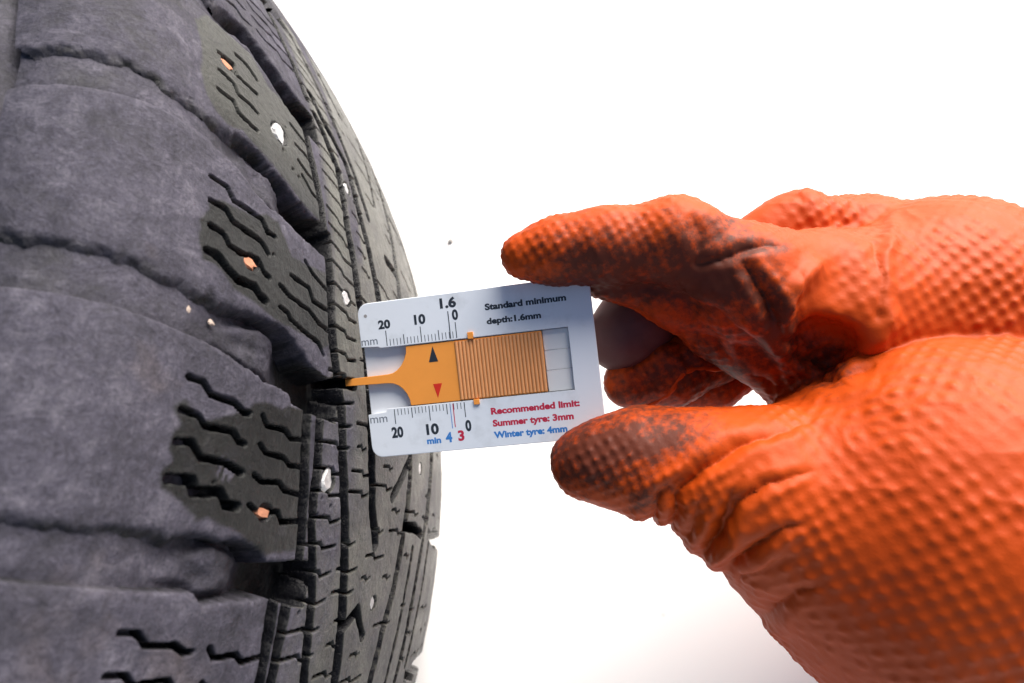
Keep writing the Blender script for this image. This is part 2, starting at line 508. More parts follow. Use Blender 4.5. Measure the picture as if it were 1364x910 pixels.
MIR = 22.0
FAR = [([(-15, -6), (-7, -2), (1.0, -0.3)], 1.7), ([(56, 150), (52, 120), (47, 90), (43, 65), (41, 45), (43, 18), (47, -2), (49, -18), (48, -31), (45, -54), (42, -66), (39, -104)], 2.0),
       ([(80, 150), (78, 90), (80, 30), (80, -8), (76, -29), (72, -45), (70, -65), (66, -104)], 1.9),
       ([(47, -12), (39, -21), (33, -27)], 1.7), ([(49, -34), (60, -33), (70, -34)], 1.8), ([(31, 58), (42, 57)], 2.0), ([(39, 124), (33, 100), (29, 82)], 1.2),
       ([(12, -66), (20, -60), (27, -67)], 1.4), ([(60, -40), (58, -62), (55, -90)], 1.1), ([(52, 92), (66, 90), (78, 92)], 1.5), ([(44, 12), (60, 10), (78, 12)], 1.5)]
def grooves(w, u, wav=0.0, seen=True):
    """G > 0 inside grooves (mm from the wall), plus a mask of shoulder cross grooves"""
    G = np.full(w.shape, -50.0)
    lat = np.full(w.shape, -50.0)
    jmin, jmax = int(math.floor((u.min() - 130) / PITCH)), int(math.ceil((u.max() + 130) / PITCH))
    def add(pts, half):
        dd, sl = poly_dist(w, u, pts)
        if sl is not None:
            G[sl] = np.maximum(G[sl], half - dd)
    for j in range(jmin, jmax + 1):
        up, lo = LAT.get(j, (shift(LAT[-1][0], (j + 1) * PITCH), shift(LAT[-1][1], (j + 1) * PITCH)))
        if not (max(p[1] for p in up) < u.min() - 3 or min(p[1] for p in lo) > u.max() + 3):
            lat = np.maximum(lat, band_field(w, u, up, lo))
        if j not in (0,):
            add(EDGE.get(j, shift(BASE_EDGE, j * PITCH)), 1.6)
        add(LONG.get(j, shift(BASE_LONG, j * PITCH)), 2.0 if j in (0, 1, 2) else 1.6)
        # far half of the tread, mirrored and staggered
        mu = j * PITCH + MIR
        up, lo = mirror(LAT[-1][0], mu)[::-1], mirror(LAT[-1][1], mu)[::-1]
        up = [(a, b) for a, b in up]
        if not (max(p[1] for p in up) < u.min() - 3 or min(p[1] for p in lo) > u.max() + 3):
            a = np.interp(w, [p[0] for p in up], [p[1] for p in up]) - u
            b = u - np.interp(w, [p[0] for p in lo], [p[1] for p in lo])
            lat = np.maximum(lat, np.minimum(np.minimum(a, b) - 2.5, w - 82.0))
        add(mirror(BASE_EDGE, mu), 1.3)
        if not seen:
            add(mirror(BASE_LONG, mu), 1.5)
    if seen:
        for pts, hw in FAR:
            add(pts, hw)
    G = np.maximum(G, lat)
    return G + wav, lat

def rib_sipes(u0, u1):
    rng = random.Random(3)
    out = []
    for (a, b, sp, off, keep) in ((-13.0, 1.2, 6.5, 0.0, 1.0), (3.5, 15, 6.5, 2.4, .85), (18.5, 32, 6.6, 1.1, .6), (33.5, 47, 6.8, 4.0, .5), (50, 63, 7.5, 2.0, .55), (66, 79, 8.0, 4.5, .5), (86, 103, 8.5, 1, .5), (108, 122, 8.5, 3, .4)):
        n0, n1 = int(u0 / sp) - 1, int(u1 / sp) + 1
        for n in range(n0, n1 + 1):
            u = n * sp + off + rng.uniform(-.5, .5)
            if rng.random() > keep:
                continue
            wd = (b - a)
            e0, e1 = a, b
            if a > 2 and rng.random() < .6:
                c_ = a + wd * rng.uniform(.2, .8)
                e0, e1 = c_ - rng.uniform(2, 4), c_ + rng.uniform(2, 4)
            wd = e1 - e0
            k = rng.uniform(.4, .62)
            slope = 0.10 - .36 * min(1, max(0, (u - 5) / 25))
            out.append([(e0 + .3, u - slope * wd * .5), (e0 + wd * k, u + .4), (e0 + wd * k + min(1.2, wd * .2), u - .9), (e1 - .3, u + slope * wd * .35)])
    return out

def bowl(w, u, c, r):
    return r - np.hypot(w - c[0], u - c[1])

DG = 7.8      # groove depth
VU0, VU1 = -104.0, 150.0
STEP = 0.36
wv = np.concatenate([np.arange(W0, -27, .40), np.arange(-27, 28, .21), np.arange(28, W1, .44)])
uv = np.arange(VU0, VU1, STEP)
GW, GU = np.meshgrid(wv, uv, indexing='ij')
wav = (0.35 + .6 * sstep((-18 - GW) / 8)) * fbm2(GW / 2.6, GU / 2.6, 5, 4) + 0.30 * fbm2(GW / 9, GU / 9, 9, 2)
wav = wav * (1 - .62 * sstep((-36 - GW) / 14))
GG, GL = grooves(GW, GU, wav)

NR = sstep((-16 - GW) / 6)                                                  # 1 on the near shoulder, 0 on the ribs
ew = .6 + .6 * NR + 1.6 * sstep((-42 - GW) / 20)
depth = (.16 + .24 * NR) * np.clip((GG + ew) / ew, 0, 1) ** 2.2              # worn, rounded block edges
wall = sstep((GG + 0.10) / (1.1 + .25 * NR))
LEFT = sstep((-42 - GW) / 20)
SHAL = 3.4 * sstep((-26 - GW) / 12) + 3.9 * LEFT                                          # shoulder grooves are shallower
depth = depth + (DG + 2.6 - SHAL - depth) * wall
# sipes
SIP = np.zeros_like(GW)
def add_sipe(pts, half, dp):
    dd, sl = poly_dist(GW, GU, pts, 2.5)
    if sl is None:
        return
    hw = half * (0.75 + 0.5 * (noise2(GW[sl] / 2.2, GU[sl] / 2.2, 21) * .5 + .5))
    SIP[sl] = np.maximum(SIP[sl], dp * sstep((hw - dd + 0.28) / 0.55))
    rim = np.exp(-((dd - half - .45) / .35) ** 2)
    depth[sl] -= 0.06 * rim * (wall[sl] < .05)
for key, lst in SIPES.items():
    for i, s in enumerate(lst):
        half = 0.56 if i < 4 else 0.42
        if (key, i) in (('C', 3), ('B', 3)):
            half = 0.95
        if key == 'A':
            half *= .9
        add_sipe(s, half, 4.6)
for s in SIPES['C']:
    add_sipe(shift(s, -PITCH), .45, 4.5)
    add_sipe(shift(s, 3 * PITCH), .45, 4.5)
for s in rib_sipes(VU0, VU1):
    add_sipe(s, 0.27, 3.8)
depth = np.maximum(depth, depth + SIP * (1 - wall))
for (a, b, r, ru) in STUDS:
    f = bowl(GW, GU, (a, b), r * 1.35) + .3 * wav
    depth = np.maximum(depth, 1.25 * sstep(f / .7) * (1 - wall) + depth * (f < 0))
for (a, b, r) in PITS:
    f = bowl(GW, GU, (a, b), r)
    depth = depth + 1.2 * sstep((f + .2) / .6) * (1 - wall)
# torn, hairy crater in the lowest big block
f = bowl(GW, GU, (-43.0, -33.8), 3.2)
depth = depth + sstep(f / 2.2) * (0.5 + 0.9 * noise2(GW / .9, GU / 2.4, 77)) * .45 * (1 - wall)
# general wear
wear = 0.20 * fbm2(GW / 7, GU / 7, 31, 4) + .10 * NR * fbm2(GW / 2.2, GU / 5, 33, 3) + 0.045 * fbm2(GW / 1.3, GU / 1.3, 41, 2)
depth = depth + wear * (1 - .6 * wall)
# dust above zero, painted groove shade below
near = sstep((-9.0 - GW) / 6.0)
cl = np.full(GW.shape, -1e3)
for key, poly in CLEAN.items():
    cl = np.maximum(cl, inside_dist(GW, GU, poly))
cl = cl + 0.45 * fbm2(GW / 2.0, GU / 2.0, 51, 3)
dust_near = 1.0 - 0.98 * sstep((cl + .6) / 1.5) + 0.35 * np.exp(-((cl + 1.0) / .9) ** 2)
low = sstep((4 - GU) / 14.0)
dust_far = 0.16 + 0.45 * low * sstep((8 - GW) / 8) + 0.2 * low + 0.25 * fbm2(GW / 11, GU / 11, 61, 3)
dust_far = dust_far + .75 * sstep((9 - GW) / 3) * sstep((GW + 1) / 3) * sstep((GU - 38) / 8)    # dusty recessed strip of the second rib
dust_far = dust_far + .5 * sstep((GU - 34) / 4) * sstep((46 - GU) / 4) * sstep((-6 - GW) / 3) * 0
dust_near = np.maximum(dust_near, .75 * sstep(bowl(GW, GU, (-43, -33.6), 3.6) / 1.5) * (.5 + .5 * np.sign(noise2(GW / .5, GU / 2.0, 78))))
dust_shade = near * dust_near + (1 - near) * dust_far
dust_shade = dust_shade + ((0.42 + .75 * fbm2(GW / 3, GU / 3, 111, 4) - 1.5 * sstep((GW + 24) / 8)) - dust_shade) * sstep((GG + .05 + .3 * (1 - NR)) / (.5 - .2 * (1 - NR)))   # dust on shoulder groove walls; rib groove walls painted black as shade
dust_shade = dust_shade + (-.9 - dust_shade) * sstep((SIP - .5) / 1.2) * (GG < .3)                     # slits are wet, and blackened to paint their shade

for (a, b, r_, ru) in STUDS:
    dust_shade = np.where(bowl(GW, GU, (a, b), r_ * 1.35) + .3 * wav > 0.05, -.9, dust_shade)  # stud holes blackened, their shade painted as a dark ring

def components(mask):
    lab = np.where(mask, np.arange(1, mask.size + 1).reshape(mask.shape), 0)
    while True:
        old = lab
        n = lab.copy()
        for ax in (0, 1):
            for d in (1, -1):
                r = np.roll(n, d, ax)
                if ax == 0:
                    r[0 if d == 1 else -1, :] = 0
                else:
                    r[:, 0 if d == 1 else -1] = 0
                n = np.maximum(n, r)
        n = np.where(mask, n, 0)
        # pointer jump: each label takes the label of its root cell
        flat = n.ravel()
        nz = flat > 0
        for _ in range(3):
            flat[nz] = np.maximum(flat[nz], n.ravel()[flat[nz] - 1])
        n = flat.reshape(mask.shape)
        if np.array_equal(n, old):
            return n
        lab = n

lab = components(GG < 0.02)
for _ in range(9):                                                         # walls belong to the nearest block
    n = lab
    for ax in (0, 1):
        for d in (1, -1):
            r = np.roll(lab, d, ax)
            n = np.where((n == 0) & (GG < 1.5), r, n)
    lab = n

tyre = empty('tyre', 'worn dusty black studded winter tyre lying on its side on the white ground', 'tyre')
P3 = tread_point(GW, GU, depth)
ids, cnt = np.unique(lab, return_counts=True)
q00, q10, q11, q01 = lab[:-1, :-1], lab[1:, :-1], lab[1:, 1:], lab[:-1, 1:]
idx = np.arange(lab.size).reshape(lab.shape)
flatP, flatD = P3.reshape(-1, 3), np.clip(dust_shade, -1, 1).ravel()
flatY = (np.clip((1 - near) * (.75 + .5 * fbm2(GW / 9, GU / 9, 101, 3)) + .35 * sstep((GU - 45) / 20), 0, 1) * (1 - sstep((GG + .4) / .4))).ravel()
same = (q00 == q10) & (q00 == q11) & (q00 == q01) & (q00 > 0)
fi = np.stack([idx[:-1, :-1], idx[:-1, 1:], idx[1:, 1:], idx[1:, :-1]], -1)
fl = q00[same]
fq = fi[same]
order = np.argsort(fl, kind='stable')
fl, fq = fl[order], fq[order]
cl_ = components(same)
fl = cl_[same]
fq = fi[same]
order = np.argsort(fl, kind='stable')
fl, fq = fl[order], fq[order]
starts = np.r_[0, np.flatnonzero(np.diff(fl)) + 1, len(fl)]
for a, b in zip(starts[:-1], starts[1:]):
    if b - a < 220:
        continue
    q = fq[a:b]
    uq, inv = np.unique(q, return_inverse=True)
    link_mesh('tread_block', flatP[uq], inv.reshape(q.shape), M_RUB, tyre, attrs={'dust_shade': flatD[uq], 'dry': flatY[uq]})

# groove floor all round (fine where it is seen)
def floor_mesh(name, u0, u1, st):
    w_ = np.arange(W0, W1, st)
    u_ = np.linspace(u0, u1, max(2, int((u1 - u0) / st)))
    a, b = np.meshgrid(w_, u_, indexing='ij')
    gg, gl = grooves(a, b)
    d = DG + 0.35 * fbm2(a / 5, b / 5, 71, 4) - 3.0 * sstep((-26 - a) / 12) - 2.9 * sstep((-42 - a) / 20)
    bar = sstep((gl - 1.2 - .8 * fbm2(a / 4, b / 4, 83, 3)) / 1.4) * sstep((-24 - a) / 8)                    # tie bar in the shoulder grooves
    d = d - bar * (1 - .9 * sstep((-38 - a) / 18)) * (2.0 + 1.3 * fbm2(a / 7, b / 4, 81, 4)) + 1.5 * sstep((a + 30) / 8)
    dst = 0.85 + 0.45 * fbm2(a / 8, b / 8, 91, 3) - 1.3 * sstep((a + 29) / 10)  # floor towards the ribs painted black in place of deep shade
    p = tread_point(a, b, d).reshape(-1, 3)
    n0, n1 = a.shape
    ii = np.arange(n0 * n1).reshape(n0, n1)
    f_ = np.stack([ii[:-1, :-1], ii[:-1, 1:], ii[1:, 1:], ii[1:, :-1]], -1).reshape(-1, 4)
    return link_mesh(name, p, f_, M_RUB, tyre, attrs={'dust_shade': np.clip(dst, -1, 1).ravel()})
floor_mesh('groove_floor', VU0, VU1, 0.7)

# the rest of the ring, out of the photograph: tread as one joined part
w_ = np.arange(W0, W1, 1.3)
u_ = np.linspace(VU1, VU0 + CIRC, 1400)
a, b = np.meshgrid(w_, u_, indexing='ij')
pb = (b - VU1) % PITCH
b0 = 3 * PITCH + (b % PITCH)
# one period evaluated once and repeated
up_ = np.arange(0, PITCH, 1.15) + 4 * PITCH
pa, pu = np.meshgrid(w_, up_, indexing='ij')
pg, pl = grooves(pa, pu, 0.0, False)
ci = np.clip(((b % PITCH) / 1.15).round().astype(int), 0, len(up_) - 1)
gg = pg[np.arange(len(w_))[:, None], ci]
d = 0.5 * np.clip((gg + 1.6) / 1.6, 0, 1) ** 2 + DG * sstep((gg + .3) / 1.8) + .15 * fbm2(a / 7, b / 7, 31, 2)
n0, n1 = a.shape
ii = np.arange(n0 * n1).reshape(n0, n1)
f_ = np.stack([ii[:-1, :-1], ii[:-1, 1:], ii[1:, 1:], ii[1:, :-1]], -1).reshape(-1, 4)
o = link_mesh('tread_pattern', tread_point(a, b, d).reshape(-1, 3), f_, M_RUB, tyre, attrs={'dust_shade': np.clip(.6 + .5 * fbm2(a / 14, b / 14, 3, 3), 0, 1).ravel()})
o['kind'] = 'stuff'

# sidewalls and inner liner (lathe)
def lathe(name, prof, nseg=360, dust_shade=.75):
    pr = np.asarray(prof, float)
    # smooth the profile with a Catmull-Rom resample
    pts = []
    for i in range(len(pr) - 1):
        p0, p1, p2, p3 = pr[max(i - 1, 0)], pr[i], pr[i + 1], pr[min(i + 2, len(pr) - 1)]
        for t in np.linspace(0, 1, 8, endpoint=False):
            pts.append(.5 * ((2 * p1) + (p2 - p0) * t + (2 * p0 - 5 * p1 + 4 * p2 - p3) * t * t + (3 * p1 - p0 - 3 * p2 + p3) * t ** 3))
    pts.append(pr[-1])
    pts = np.array(pts)
    th = np.linspace(0, 2 * math.pi, nseg, endpoint=False)
    s, r = pts[:, 0][:, None], pts[:, 1][:, None]
    v = np.stack([r * np.cos(th), r * np.sin(th), SG - s + 0 * th], -1) * MM
    n0, n1 = v.shape[:2]
    ii = np.arange(n0 * n1).reshape(n0, n1)
    jj = np.roll(ii, -1, 1)
    f_ = np.stack([ii[:-1], jj[:-1], jj[1:], ii[1:]], -1).reshape(-1, 4)
    return link_mesh(name, v.reshape(-1, 3), f_, M_RUB, tyre, attrs={'dust_shade': np.full(n0 * n1, dust_shade)})
re = float(_r[0])
sw = [(-74, re + 1), (-83.5, re - 3), (-85.5, re - 8), (-88.5, re - 20), (-91, re - 36), (-90.5, re - 55), (-86, re - 76), (-78, re - 96), (-72, re - 108), (-70, re - 116), (-64, re - 118)]
lathe('sidewall', sw)
lathe('sidewall', [(2 * SC - a_, b_) for a_, b_ in sw])
inner = [(-64, re - 118), (-60, re - 105), (-74, re - 70), (-76, re - 40), (-66, re - 10), (-40, re - 2), (33, re + 2), (106, re - 2), (132, re - 10), (142, re - 40), (140, re - 70), (126, re - 105), (130, re - 118)]
lathe('inner_liner', inner, 240, .3)

# studs
M_STEEL = plain('stud_steel', (0.46, 0.46, 0.47), 0.42, 0.7, noise=.4, nscale=900, bump=.6)
M_RUST = plain('rusty_stud', (0.44, 0.185, 0.105), 0.75, 0.0, noise=.35, nscale=700, bump=.8)
def stud(w, u, r, rusty, seed):
    rng = random.Random(seed)
    bm = bmesh.new()
    bmesh.ops.create_icosphere(bm, subdivisions=2, radius=1.0)
    for v in bm.verts:
        c = v.co
        k = 1 + .4 * (noise3(np.array([[c.x * 2.6 + seed, c.y * 2.6, c.z * 2.6]]), seed)[0])
        zz = max(min(c.z, .34), -.6)
        v.co = Vector((c.x * k * (.8 if not rusty else 1.15), c.y * k * (1.15 if not rusty else .7), zz * (1 + (.05 if rusty else .2) * math.sin(5 * c.x + seed) * math.cos(4 * c.y))))
    s = r * MM
    bm.transform(Matrix.Diagonal((s, s, s * .8, 1)))
    pw = [Vector(tread_point(np.array(w + a_), np.array(u + b_), np.array(1.1 if rusty else .8)).tolist()) for a_, b_ in ((0, 0), (.5, 0), (0, .5))]
    tw, tu = (pw[1] - pw[0]).normalized(), (pw[2] - pw[0]).normalized()
    n = tread_normal(w, u)
    q = Matrix((tw, tu, n)).transposed().to_4x4()
    q.translation = pw[0]
    bm.transform(q)
    me = bpy.data.meshes.new('stud')
    bm.to_mesh(me)
    bm.free()
    me.materials.append(M_RUST if rusty else M_STEEL)
    me.shade_flat()
    o = bpy.data.objects.new('stud', me)
    COL.objects.link(o)
    o.parent = tyre
    if rusty:
        o['label'] = 'rusty orange stud stub'
for i, (a_, b_, r_, ru_) in enumerate(STUDS):
    stud(a_, b_, r_, ru_, i + 1)

# ------------------------------------------------------------------ depth gauge
PR = np.array([(470 - 682) / FPX, -(510 - 455) / FPX, -1.0]) * (FPX / 4.65)
gx = NX
gy = np.array([0, 1.0, 0]) - NX[1] * NX
gy /= np.linalg.norm(gy)
gz = np.cross(gx, gy)
gm = Matrix((B3 @ np.array([gx, gy, gz]).T).tolist()).to_4x4()
gm.translation = Vector(cam2world(PR).tolist())
gauge = empty('tread_depth_gauge', 'pale blue plastic tread depth gauge with orange slider held against the tyre', 'depth gauge', mat=gm)

def card_material():
    ma, nt, p = new_mat('gauge_plastic')
    L = nt.links.new
    tc = nd(nt, 'ShaderNodeTexCoord')
    n = nd(nt, 'ShaderNodeTexNoise', i_Scale=70.0, i_Detail=7.0, i_Roughness=.65)
    n2 = nd(nt, 'ShaderNodeTexNoise', i_Scale=500.0, i_Detail=4.0)
    L(tc.outputs['Object'], n.inputs['Vector'])
    L(tc.outputs['Object'], n2.inputs['Vector'])
    mr = nd(nt, 'ShaderNodeMapRange', i_1=.53, i_2=.9)
    L(n.outputs['Fac'], mr.inputs[0])
    mx = nd(nt, 'ShaderNodeMix', data_type='RGBA')
    mx.inputs[6].default_value = (0.72, 0.765, 0.835, 1)
    mx.inputs[7].default_value = (0.44, 0.47, 0.50, 1)
    L(mr.outputs[0], mx.inputs[0])
    L(mx.outputs[2], p.inputs['Base Color'])
    p.inputs['Roughness'].default_value = .38
    b = nd(nt, 'ShaderNodeBump', i_Strength=.12, i_Distance=.0002)
    L(n2.outputs['Fac'], b.inputs['Height'])
    L(b.outputs['Normal'], p.inputs['Normal'])
    return ma
M_CARD = card_material()
M_BACK = plain('gauge_white_insert', (0.80, 0.83, 0.88), .35, noise=.08, nscale=120)
M_RIB = plain('gauge_rib_orange', (0.66, 0.30, 0.12), .5, noise=.15, nscale=300)
M_ORANGE = plain('gauge_orange', (0.86, 0.32, 0.055), .42, noise=.07, nscale=150)
M_BLACK = plain('print_black', (0.020, 0.028, 0.040), .45)
M_GREYP = plain('print_grey', (0.13, 0.15, 0.19), .5)
M_REDP = plain('print_red', (0.50, 0.020, 0.060), .45)
M_BLUEP = plain('print_blue', (0.035, 0.20, 0.56), .45)
M_REDT = plain('triangle_red', (0.62, 0.025, 0.012), .45)

def arc_pts(cx_, cy_, r, a0, a1, n=7):
    return [(cx_ + r * math.cos(math.radians(a0 + (a1 - a0) * i / n)), cy_ + r * math.sin(math.radians(a0 + (a1 - a0) * i / n))) for i in range(n + 1)]

def prism(name, outer, holes, z0, z1, mat, parent, bevel=0.0, label=None):
    """extruded outline (mm, gauge frame) with holes, via a filled 2D curve"""
    cu = bpy.data.curves.new(name, 'CURVE')
    cu.dimensions = '2D'
    cu.fill_mode = 'BOTH'
    for loop in [outer] + holes:
        sp = cu.splines.new('POLY')
        sp.points.add(len(loop) - 1)
        for q, (x, y) in zip(sp.points, loop):
            q.co = (x * MM, y * MM, 0, 1)
        sp.use_cyclic_u = True
    cu.extrude = (z1 - z0) / 2 * MM - bevel * MM
    cu.bevel_depth = bevel * MM
    cu.bevel_resolution = 2
    if bevel:
        cu.offset = -bevel * MM
    tmp = bpy.data.objects.new('tmp', cu)
    COL.objects.link(tmp)
    dg = bpy.context.evaluated_depsgraph_get()
    me = bpy.data.meshes.new_from_object(tmp.evaluated_get(dg))
    bpy.data.objects.remove(tmp)
    bpy.data.curves.remove(cu)
    me.name = name
    me.transform(Matrix.Translation((0, 0, (z0 + z1) / 2 * MM)))
    me.materials.clear()
    me.materials.append(mat)
    o = bpy.data.objects.new(name, me)
    COL.objects.link(o)
    o.parent = parent
    if label:
        o['label'] = label
    return o

X0, X1, Y0, Y1 = 3.6, 70.1, -21.9, 22.1
outer = arc_pts(X1 - 1.5, Y1 - 1.5, 1.5, 0, 90) + arc_pts(X0 + 3.2, Y1 - 3.2, 3.2, 90, 180) + [(X0, 9.7), (8.7, 9.3)] + [(9.3, 8.9), (62.9, 8.8)] + [(62.9, -8.4), (9.3, -8.4)] + [(8.9, -9.3), (X0, -9.6)] + arc_pts(X0 + 3.2, Y0 + 3.2, 3.2, 180, 270) + arc_pts(X1 - 1.5, Y0 + 1.5, 1.5, 270, 360)
plate = prism('face_plate', outer, [], -1.1, 0, M_CARD, gauge, .18)
back = prism('back_plate', arc_pts(X1 - 1.6, Y1 - 1.6, 1.4, 0, 90) + arc_pts(X0 + 3.2, Y1 - 3.3, 3.1, 90, 180) + arc_pts(X0 + 3.2, Y0 + 3.3, 3.1, 180, 270) + arc_pts(X1 - 1.6, Y0 + 1.6, 1.4, 270, 360), [], -2.9, -2.0, M_BACK, gauge, .15)
prism('rim', outer[:16] + [(X0, 9.8), (X0 + 1.2, 9.9)] + [(X0 + 1.2, Y1 - 3)] + [(X0 + 4, Y1 - 1.2), (X1 - 1.3, Y1 - 1.2), (X1 - 1.3, Y0 + 1.2), (X0 + 4, Y0 + 1.2), (X0 + 1.2, Y0 + 3), (X0 + 1.2, -9.7), (X0, -9.7)] + outer[22:], [], -2.0, -1.1, M_CARD, gauge)
# slider: probe, fillets, smooth pad and ribbed grip
sl = [(-2.4, -.85), (10.5, -1.25)] + [(12.0, -1.5), (13.4, -2.2), (14.6, -3.3), (15.6, -4.8), (16.2, -6.4), (16.4, -8.2)] + [(34.7, -8.2), (34.7, -9.7), (36.4, -9.7), (36.4, -8.2), (55.5, -8.2), (55.5, 8.6), (36.6, 8.6), (36.6, 10.5), (35.0, 10.5), (35.0, 8.6), (16.7, 8.6)] + [(16.6, 6.9), (15.8, 4.9), (14.7, 3.3), (13.3, 2.1), (12.0, 1.5), (10.5, 1.3), (-2.4, 1.15)]
slider = prism('slider', sl, [], -1.7, -.25, M_ORANGE, gauge, .12, 'orange slider with thin probe and ribbed grip')
for t_ in (35.0, 34.7):
    yy = (8.6, 10.5) if t_ == 35.0 else (-9.7, -8.2)
    prism('tab', [(t_, yy[0]), (t_ + 1.6, yy[0]), (t_ + 1.6, yy[1]), (t_, yy[1])], [], -.2, .5, M_ORANGE, slider, .1)
nr = 24
for i in range(nr):
    xx = 31.4 + i * (55.0 - 31.4) / (nr - 1)
    vv, ff = [], []
    hw = .46
    sec = [(-hw, -.3), (-hw * .8, -.02), (-hw * .35, .1), (hw * .35, .1), (hw * .8, -.02), (hw, -.3)]
    for yv in (-7.9, 8.3):
        for (dx, dz) in sec:
            vv.append(((xx + dx) * MM, yv * MM, dz * MM))
    ns_ = len(sec)
    for k in range(ns_ - 1):
        ff.append((k + 1, k, ns_ + k, ns_ + k + 1))
    ff += [tuple(range(ns_)), tuple(range(2 * ns_ - 1, ns_ - 1, -1))]
    link_mesh('grip_rib', vv, ff, M_RIB, slider, smooth=False)
# printed triangles on the slider
prism('triangle_mark', [(24.5, 7.8), (23.0, 3.4), (25.7, 3.4)], [], -.25, -.21, M_BLACK, slider, 0, 'black triangle pointing at the upper scale')
prism('triangle_mark', [(23.5, -2.8), (26.1, -2.8), (24.5, -6.8)], [], -.25, -.21, M_REDT, slider, 0, 'red triangle pointing at the lower scale')
# clear strip at the end of the slot
M_CLEAR = plain('clear_plastic', (0.92, 0.93, 0.94), .15)
_p = M_CLEAR.node_tree.nodes['Principled BSDF']
_p.inputs['Transmission Weight'].default_value = .25
for (y0_, y1_) in ((-8.3, -2.5), (-2.42, 3.0), (3.08, 8.7)):
    prism('window_strip', [(55.7, y0_), (62.8, y0_), (62.8, y1_), (55.7, y1_)], [], -1.9, -1.2, M_CLEAR, gauge, .08)
prism('window_backing', [(60.4, -8.3), (62.8, -8.3), (62.8, 8.7), (60.4, 8.7)], [], -1.98, -1.92, plain('window_grey', (0.55, .55, .52), .5, noise=.2), gauge)

prism('punch_mark', arc_pts(5.9, 18.5, .5, 0, 350, 10), [], 0.004, .03, plain('mark_grey', (.28, .27, .27), .6), plate)
ZP0, ZP1 = 0.004, 0.03
def ticks(name, xs, mat):
    vv, ff = [], []
    for (x, ya, yb, wd) in xs:
        k = len(vv)
        for z in (ZP0, ZP1):
            vv += [((x - wd) * MM, ya * MM, z * MM), ((x + wd) * MM, ya * MM, z * MM), ((x + wd) * MM, yb * MM, z * MM), ((x - wd) * MM, yb * MM, z * MM)]
        ff += [(k + 4, k + 5, k + 6, k + 7), (k, k + 1, k + 5, k + 4), (k + 1, k + 2, k + 6, k + 5), (k + 2, k + 3, k + 7, k + 6), (k + 3, k, k + 4, k + 7)]
    o = link_mesh(name, vv, ff, mat, plate, smooth=False)
    return o
T0, TS = 31.85, 20.42 / 20
top, bot = [], []
for i in range(21):
    x = T0 - i * TS
    wd = .115 if i % 5 == 0 else .085
    top.append((x, 9.35, 13.7 if i % 10 == 0 else (12.1 if i % 5 == 0 else 11.2), wd))
    bot.append((x + .02, -12.9 if i % 10 == 0 else (-11.6 if i % 5 == 0 else -10.5), -8.75, wd))
top.append((30.08, 9.3, 17.0, .13))
ticks('upper_scale', top, M_BLACK)
ticks('lower_scale', bot, M_BLACK)
ticks('blue_limit_line', [(27.8, -15.7, -8.8, .10)], M_BLUEP)
ticks('red_limit_line', [(28.62, -15.4, -8.8, .12)], M_REDP)

def text(body, x0, x1, ybase, cap, mat, bold=.045, name='lettering'):
    cu = bpy.data.curves.new('t', 'FONT')
    cu.body = body
    cu.size = 1.0
    cu.offset = bold
    cu.resolution_u = 4
    tmp = bpy.data.objects.new('tmp', cu)
    COL.objects.link(tmp)
    dg = bpy.context.evaluated_depsgraph_get()
    me = bpy.data.meshes.new_from_object(tmp.evaluated_get(dg))
    bpy.data.objects.remove(tmp)
    bpy.data.curves.remove(cu)
    co = np.empty(len(me.vertices) * 3, np.float32)
    me.vertices.foreach_get('co', co)
    co = co.reshape(-1, 3)
    xa, xb = co[:, 0].min(), co[:, 0].max()
    caph = 0.73
    v = np.stack([(x0 + (co[:, 0] - xa) / (xb - xa) * (x1 - x0)) * MM, (ybase + co[:, 1] / caph * cap) * MM, np.full(len(co), .02 * MM)], -1)
    me.vertices.foreach_set('co', v.astype(np.float32).ravel())
    me.update()
    me.materials.clear()
    me.materials.append(mat)
    me.name = name
    o = bpy.data.objects.new(name, me)
    COL.objects.link(o)
    o.parent = plate
    o['label'] = 'printed ' + {M_BLACK: 'black', M_REDP: 'red', M_BLUEP: 'blue', M_GREYP: 'grey'}[mat] + ' lettering'
text('1.6', 28.0, 32.7, 18.1, 2.75, M_BLACK)
text('0', 31.15, 32.9, 14.5, 2.8, M_BLACK)
text('10', 20.1, 23.4, 14.5, 2.65, M_BLACK)
text('20', 9.4, 13.0, 14.4, 2.4, M_BLACK)
text('mm', 3.9, 8.7, 10.15, 2.4, M_GREYP, .0)
text('20', 9.95, 13.4, -16.65, 2.9, M_BLACK)
text('10', 20.15, 23.8, -16.7, 2.9, M_BLACK)
text('0', 31.5, 33.2, -16.7, 2.95, M_BLACK)
text('min', 20.0, 24.1, -19.35, 1.75, M_BLUEP)
text('4', 25.5, 27.4, -19.35, 2.75, M_BLUEP, .04)
text('3', 29.1, 30.9, -19.2, 2.8, M_REDP, .04)
text('mm', 4.0, 9.1, -12.1, 2.5, M_GREYP, .0)
text('Standard minimum', 40.7, 63.35, 16.05, 1.72, M_BLACK)
text('depth:1.6mm', 40.75, 56.0, 12.1, 1.65, M_BLACK)
text('Recommended limit:', 39.15, 63.8, -12.85, 1.78, M_REDP)
text('Summer tyre: 3mm', 39.3, 61.8, -16.2, 1.78, M_REDP)
text('Winter tyre: 4mm', 39.3, 59.7, -19.45, 1.78, M_BLUEP)

# ------------------------------------------------------------------ gloved hand (camera frame, mm), grown from a distance field
def PX(x, y, z, r):
    return np.array([(x - 682) / FPX * z, -(y - 455) / FPX * z, -z]), r * z / FPX

def chain(*pts):
    q = [PX(*p) for p in pts]
    return list(zip(q[:-1], q[1:]))

